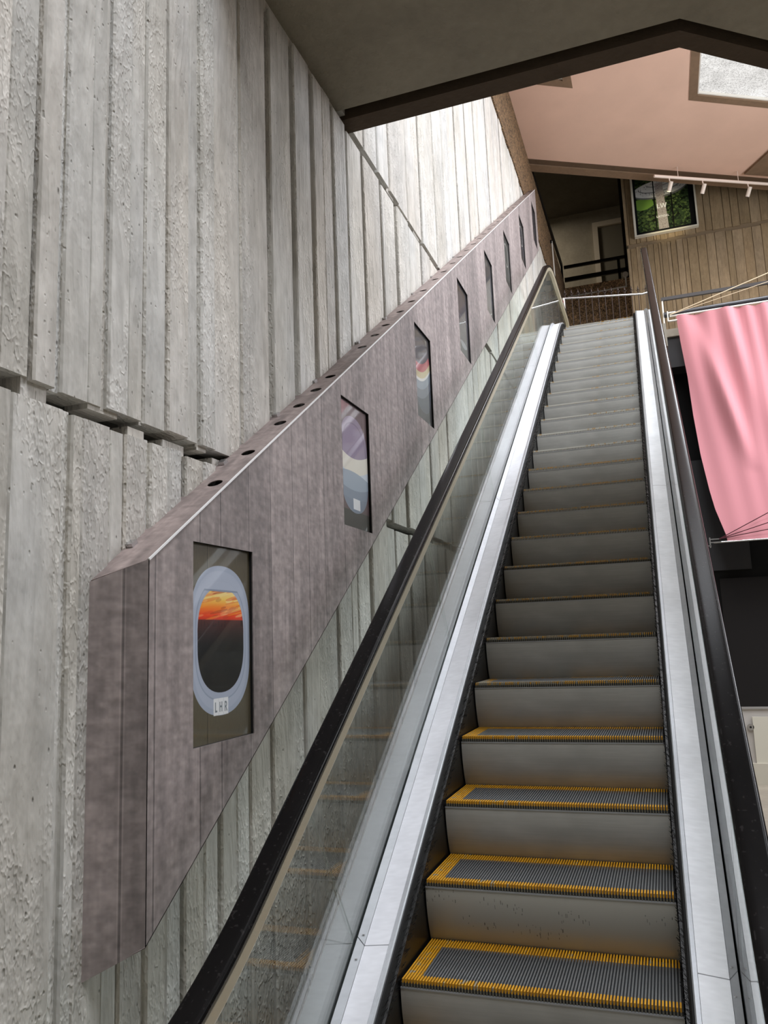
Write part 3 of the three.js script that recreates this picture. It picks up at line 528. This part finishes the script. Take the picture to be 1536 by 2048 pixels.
// ---------------------------------------------------------------- pink banner and its rigging
const edgeL = [[0.94, 5.142], [0.965, 4.8], [1.013, 4.307], [1.036, 3.781], [1.077, 3.226], [1.138, 2.747], [1.181, 2.496], [1.278, 2.146], [1.285, 2.069]];
const exAt = y => { for (let i = 0; i + 1 < edgeL.length; i++) if (y <= edgeL[i][1] && y >= edgeL[i + 1][1]) { const t = (edgeL[i][1] - y) / (edgeL[i][1] - edgeL[i + 1][1]); return edgeL[i][0] + t * (edgeL[i + 1][0] - edgeL[i][0]); } return y > 5 ? 0.94 : 1.285; };
const banner = (() => {
  const nx = 70, ny = 70, XR = 4.2, pt = (i, j, off) => {
    const v = j / ny, y = 5.142 - v * (5.142 - 2.069), xl = exAt(y), u = i / nx, x = xl + (XR - xl) * u;
    const top = Math.exp(-v * 2.2); let z = -8.5 + top * 0.03 * Math.sin((x - 0.35 * v) * 26 + 2 * Math.sin(x * 3)) + 0.09 * Math.exp(-Math.pow((x - 1.15 - v * 0.75) / 0.09, 2)) * Math.sin(Math.PI * Math.min(1, v * 1.4)) + 0.07 * Math.exp(-Math.pow((x - 1.5 - v * 0.8) / 0.12, 2)) * top + 0.02 * Math.sin(x * 3.1 + v * 4) - 0.1 * Math.sin(Math.PI * v) * 0.6;
    return [x, y + 0.008 * Math.sin(x * 9) * (1 - v), z + off];
  };
  const pos = []; const Q = (a, b, c, d) => pos.push(...a, ...b, ...c, ...a, ...c, ...d);
  for (let i = 0; i < nx; i++) for (let j = 0; j < ny; j++) { Q(pt(i, j, 0), pt(i, j + 1, 0), pt(i + 1, j + 1, 0), pt(i + 1, j, 0)); Q(pt(i, j, -0.003), pt(i + 1, j, -0.003), pt(i + 1, j + 1, -0.003), pt(i, j + 1, -0.003)); }
  for (let j = 0; j < ny; j++) Q(pt(0, j, -0.003), pt(0, j + 1, -0.003), pt(0, j + 1, 0), pt(0, j, 0));
  const g = fromTris(pos); const map = new Map(), p = g.attributes.position, nn = g.attributes.normal, src = nn.array.slice();
  for (let i = 0; i < p.count; i++) { const key = [p.getX(i), p.getY(i), p.getZ(i)].map(v => v.toFixed(4)).join(); if (!map.has(key)) map.set(key, []); map.get(key).push(i); }
  for (const L of map.values()) for (const i of L) { let x = 0, y = 0, z = 0; for (const j of L) if (src[i * 3 + 2] * src[j * 3 + 2] > 0) { x += src[j * 3]; y += src[j * 3 + 1]; z += src[j * 3 + 2]; } const l = Math.hypot(x, y, z) || 1; if (Math.abs(src[i * 3 + 2]) > 0.3) nn.setXYZ(i, x / l, y / l, z / l); }
  return g;
})();
const ban = thing('fabric_banner', 'large pink fabric sail stretched below the gallery railing', 'banner');
mesh('fabric', banner, new THREE.MeshPhysicalMaterial({ color: 0xdd959d, roughness: 0.8, sheen: 0.2, sheenColor: new THREE.Color(0xffb4bc), sheenRoughness: 0.5 }), ban);
mesh('top_bar', rod([0.86, 5.15, -8.5], [4.3, 5.17, -8.53], 0.012), whitePipeMat, ban);
mesh('bottom_bar', rod([1.12, 2.065, -8.49], [4.3, 2.08, -8.5], 0.012), steelMat, ban);
mesh('top_bracket', merge([box(0.83, 0.845, 5.08, 5.22, -8.48, -8.52), box(0.845, 0.94, 5.19, 5.205, -8.48, -8.52), box(0.845, 0.95, 5.075, 5.09, -8.48, -8.52)]), whitePipeMat, ban);
mesh('bottom_bracket', merge([box(1.07, 1.085, 2.0, 2.13, -8.46, -8.5), box(1.085, 1.21, 2.1, 2.112, -8.46, -8.5), box(1.085, 1.21, 2.06, 2.072, -8.46, -8.5), box(1.03, 1.09, 2.02, 2.03, -8.46, -8.5)]), steelMat, ban);
const cordMat = std(0x4a1420, 0.7), paleCord = std(0xdcc8a8, 0.7);
for (const [x, y] of [[2.6, 2.78], [2.6, 2.49], [2.6, 2.29]]) mesh('rigging_cord', rod([1.19, 2.105, -8.46], [x, y, -8.36], 0.006, 6), cordMat, ban);
mesh('rigging_cord', rod([0.86, 5.155, -8.46], [2.9, 5.75, -8.46], 0.006, 6), paleCord, ban);
mesh('rigging_cord', rod([0.86, 5.155, -8.46], [2.9, 5.56, -8.46], 0.004, 6), paleCord, ban);

// gallery guard rail
const gr = thing('guard_rail', 'dark metal guard rail above the pink fabric on the gallery edge', 'railing');
mesh('top_rail', box(0.78, 6.9, 5.5, 5.545, -8.78, -8.82), std(0x2a2320, 0.4), gr);
mesh('lower_rail', rod([0.8, 5.29, -8.8], [6.9, 5.34, -8.8], 0.04, 12), std(0x3a3a3d, 0.35, { metalness: 0.3 }), gr);
mesh('post', box(0.785, 0.805, 5.09, 5.5, -8.79, -8.81), whitePipeMat, gr);
for (const x of [2.9, 4.9, 6.8]) mesh('post', box(x, x + 0.03, 5.09, 5.5, -8.79, -8.81), std(0x2a2320, 0.4), gr);

// ---------------------------------------------------------------- fence gate at the head of the escalator
const gate = thing('spear_fence', 'small metal gate with spear-point bars across the upper landing', 'gate');
{
  const a = [-0.6, -9.75], b = [0.63, -10.11], L = Math.hypot(b[0] - a[0], b[1] - a[1]), at = t => [a[0] + (b[0] - a[0]) * t, a[1] + (b[1] - a[1]) * t], yr = 6.18;
  const ironMat = std(0x3b302b, 0.5, { metalness: 0.4 });
  mesh('top_rail', rod([a[0] - 0.03, yr, a[1]], [b[0], yr, b[1]], 0.017), steelMat, gate);
  mesh('bottom_rail', rod([a[0] - 0.03, LANDING + 0.08, a[1]], [b[0], LANDING + 0.08, b[1]], 0.012), ironMat, gate);
  mesh('gate_post', rod([a[0] - 0.02, LANDING, a[1]], [a[0] - 0.02, yr, a[1]], 0.02), whitePipeMat, gate);
  mesh('gate_post', rod([b[0], LANDING, b[1]], [b[0], yr + 0.06, b[1]], 0.018), whitePipeMat, gate);
  mesh('red_tag', box(a[0] - 0.045, a[0] - 0.02, yr - 0.16, yr - 0.04, a[1] + 0.02, a[1] + 0.026), std(0x9a1f1c, 0.5), gate);
  for (let i = 0; i < 13; i++) {
    const [x, z] = at(0.005 + i / 12.4); const bar = mesh('fence_bar', rod([x, LANDING + 0.06, z], [x, yr + 0.03, z], 0.0065, 6), ironMat, gate);
    const c = new THREE.ConeGeometry(0.017, 0.075, 6); c.translate(x, yr + 0.115, z); const s1g = new THREE.SphereGeometry(0.012, 6, 5); s1g.translate(x, yr + 0.035, z);
    const l1 = new THREE.ConeGeometry(0.009, 0.055, 5); l1.rotateZ(0.9); l1.translate(x - 0.024, yr + 0.07, z); const l2 = new THREE.ConeGeometry(0.009, 0.055, 5); l2.rotateZ(-0.9); l2.translate(x + 0.024, yr + 0.07, z);
    mesh('spear_point', merge([c, s1g, l1, l2]), ironMat, bar);
  }
}
// corridor railings and pipe
const cr = thing('corridor_railing', 'dark railing on the pebble parapet in front of the corridor door', 'railing');
mesh('top_rail', box(-1.0, 0.36, 9.0, 9.065, -14.78, -14.83), blackRailMat, cr);
mesh('lower_rail', box(-1.0, 0.36, 8.69, 8.78, -14.78, -14.83), blackRailMat, cr);
mesh('post', box(0.14, 0.2, 8.5, 9.0, -14.78, -14.83), blackRailMat, cr);
mesh('post', box(0.3, 0.36, 8.5, 10.9, -14.78, -14.83), blackRailMat, cr);
const lr = thing('side_railing', 'black railing bar running along the top of the pebble band', 'railing');
mesh('top_rail', prismX([[-9.9, 8.70], [-14.78, 9.02], [-14.78, 9.12], [-9.9, 8.80]], -1.06, -1.02), blackRailMat, lr);
mesh('post', box(-1.06, -1.02, 8.6, 9.02, -14.7, -14.76), blackRailMat, lr);
mesh('post', box(-1.06, -1.02, 8.6, 8.82, -10.3, -10.36), blackRailMat, lr);
const pipe = thing('wall_pipe', 'white pipe with a round box on the pebble parapet', 'pipe');
mesh('pipe_run', merge([rod([-0.95, 8.27, -14.66], [0.29, 8.29, -14.66], 0.018), rod([0.29, 8.28, -14.66], [0.29, 8.52, -14.66], 0.018)]), whitePipeMat, pipe);
{ const g = new THREE.CylinderGeometry(0.06, 0.06, 0.05, 16); g.rotateX(Math.PI / 2); g.translate(0.29, 8.56, -14.66); mesh('round_box', g, std(0xcfc8bb, 0.5), pipe); }
const pole = thing('grab_rail', 'slim pale rail post fixed to the brown pebble band', 'pole');
mesh('tube', rod([-0.97, 7.62, -12.28], [-0.97, 8.4, -12.2], 0.014), whitePipeMat, pole);
mesh('bracket', box(-1.0, -0.965, 8.36, 8.42, -12.18, -12.22), blackRailMat, pole);
mesh('bracket', box(-1.0, -0.965, 7.68, 7.74, -12.25, -12.29), blackRailMat, pole);

// ---------------------------------------------------------------- poster and track lights
const posterTex = canvasTex(512, 700, (x, w, h) => {
  x.fillStyle = '#23341f'; x.fillRect(0, 0, w, h);
  for (let i = 0; i < 2600; i++) { const yy = rnd() * h; x.fillStyle = ['#2a3a22', '#35472a', '#1a2516', '#46592f', '#57693c', '#10180c'][Math.floor(rnd() * 6)]; x.beginPath(); x.arc(rnd() * w, yy, rr(3, 15), 0, 7); x.fill(); }
  x.fillStyle = '#6f9440'; x.beginPath(); x.moveTo(0, h * 0.5); x.lineTo(w * 0.3, h * 0.48); x.lineTo(w * 0.33, h * 0.6); x.quadraticCurveTo(w * 0.15, h * 0.7, 0, h * 0.62); x.fill();
  x.save(); x.translate(w * 0.45, h * 0.375); x.rotate(-0.06);
  const e = (rx, ry, dy, c) => { x.fillStyle = c; x.beginPath(); x.ellipse(0, dy, rx, ry, 0, 0, 7); x.fill(); };
  e(w * 0.46, h * 0.125, 14, '#6e716f'); e(w * 0.46, h * 0.12, 0, '#d4d5d2'); e(w * 0.36, h * 0.085, -20, '#8a8c8a'); e(w * 0.35, h * 0.08, -27, '#e2e2de'); e(w * 0.22, h * 0.05, -50, '#9b9d9b'); e(w * 0.21, h * 0.045, -56, '#ecece8');
  for (let i = 0; i < 120; i++) { const a = rr(0, 6.28), r = rr(0.6, 1); x.fillStyle = '#4a4c4b'; x.fillRect(Math.cos(a) * w * 0.42 * r, Math.sin(a) * h * 0.1 * r, 3, rr(4, 9)); }
  x.restore();
  x.fillStyle = '#b9b0ab'; x.beginPath(); x.moveTo(w * 0.37, h * 0.3); x.lineTo(w * 0.5, h * 0.3); x.lineTo(w * 0.55, h); x.lineTo(w * 0.38, h); x.fill();
  for (let i = 0; i < 160; i++) { x.fillStyle = `rgba(90,70,72,${rr(0.2, 0.7)})`; x.fillRect(w * rr(0.385, 0.53), h * rr(0.32, 1), rr(3, 9), rr(3, 8)); }
  x.fillStyle = '#ffffff'; x.textAlign = 'center'; x.font = 'bold 54px sans-serif'; x.fillText('M O V', w * 0.27, h * 0.20); x.font = 'bold 62px sans-serif'; x.fillText('LW', w * 0.455, h * 0.665); x.font = 'bold 28px sans-serif'; x.fillText('LATVIAL', w * 0.46, h * 0.80);
  x.fillStyle = '#070708'; x.fillRect(w * 0.335, 0, 10, h); x.fillRect(w * 0.62, 0, 10, h); x.lineWidth = 26; x.strokeStyle = '#0b0c10'; x.strokeRect(6, -20, w - 40, h + 10); x.fillRect(w * 0.92, 0, w * 0.08, h);
});
const poster = thing('framed_poster', 'framed aerial-view poster with white lettering on the brown wall', 'poster');
{ const g = new THREE.BoxGeometry(1.09, 1.43, 0.02).toNonIndexed(); const p = g.attributes.position, uv = g.attributes.uv; for (let k = 0; k < p.count; k++) uv.setXY(k, (p.getX(k) + 0.545) / 1.09, (p.getY(k) + 0.715) / 1.43); g.translate(1.125, 9.255, -12.93);
  mesh('print', g, new THREE.MeshPhysicalMaterial({ map: posterTex, roughness: 0.4, clearcoat: 0.6, clearcoatRoughness: 0.05 }), poster, 0, 0, true);
  const fm = std(0xe9e3d2, 0.4); for (const [a, b, c, d] of [[0.54, 0.58, 8.51, 10.0], [1.67, 1.70, 8.51, 10.0], [0.58, 1.67, 8.51, 8.54], [0.58, 1.67, 9.97, 10.0]]) mesh('frame_bar', box(a, b, c, d, -12.90, -12.99), fm, poster); }
const track = thing('track_light', 'white lighting track with small spotlights below the far beam', 'lamp');
{ const P = t => [0.91 + t * 2.93, 8.40, -10.62 - t * 1.63]; const tm = std(0xe8d6c8, 0.5); mesh('track_bar', rod(P(0), P(1), 0.026, 8), tm, track);
  for (const t of [0.13, 0.46, 0.8]) { const q = P(t); mesh('hanger', rod([q[0], 8.41, q[2]], [q[0], 8.6, q[2]], 0.006, 6), tm, track); }
  [0.08, 0.26, 0.51, 0.85].forEach((t, i) => { const q = P(t); const s = new THREE.Group(); s.name = 'spotlight'; track.add(s);
    mesh('stem', rod([q[0], 8.39, q[2]], [q[0] + 0.01, 8.29, q[2]], 0.01, 6), tm, s); mesh('head', rod([q[0] + 0.03, 8.30, q[2] + 0.03], [q[0] - 0.02, 8.17, q[2] - 0.04], 0.034, 12), std(0xd8cbbd, 0.4), s);
    mesh('lens', rod([q[0] - 0.02, 8.171, q[2] - 0.04], [q[0] - 0.0215, 8.167, q[2] - 0.042], 0.03, 12), i === 0 ? new THREE.MeshStandardMaterial({ color: 0x222222, emissive: 0xfff0b8, emissiveIntensity: 3 }) : std(0x888888, 0.3), s);  // first lens and its beam are added, standing in for poster-glass glare
    if (i === 0) { const sp = new THREE.SpotLight(0xfff0c0, 8, 6, 0.25, 0.5); sp.position.set(q[0] - 0.03, 8.14, q[2] - 0.06); sp.target.position.set(1.15, 8.8, -12.9); sp.castShadow = true; scene.add(sp, sp.target); } }); }

// ---------------------------------------------------------------- clear barrier on the lower floor
const bar = thing('clear_barrier', 'pale acrylic barrier panel with a bolt on the lower floor behind the handrail', 'barrier');
mesh('acrylic_sheet', box(1.0, 2.4, -0.55, 0.115, -7.38, -7.40), new THREE.MeshPhysicalMaterial({ color: 0xe6e2dd, roughness: 0.25, transmission: 0.35, thickness: 0 }), bar);
mesh('top_edge', box(1.0, 2.4, 0.10, 0.122, -7.36, -7.41), std(0x9b9894, 0.4), bar);
mesh('white_cabinet', box(1.26, 2.4, -0.48, 0.02, -7.35, -7.37), std(0xd9d5c6, 0.6), bar);
mesh('base_box', box(1.2, 2.4, FLOOR, -0.47, -7.33, -7.5), std(0xcfcabb, 0.6), bar);
{ const g = new THREE.CylinderGeometry(0.035, 0.035, 0.03, 14); g.rotateX(Math.PI / 2); g.translate(1.235, -0.09, -7.365); mesh('bolt', g, steelMat, bar); const f = new THREE.CylinderGeometry(0.012, 0.012, 0.034, 6); f.rotateX(Math.PI / 2); f.translate(1.235, -0.09, -7.36); mesh('bolt_socket', f, blackMat, bar); }

renderer.render(scene, camera);
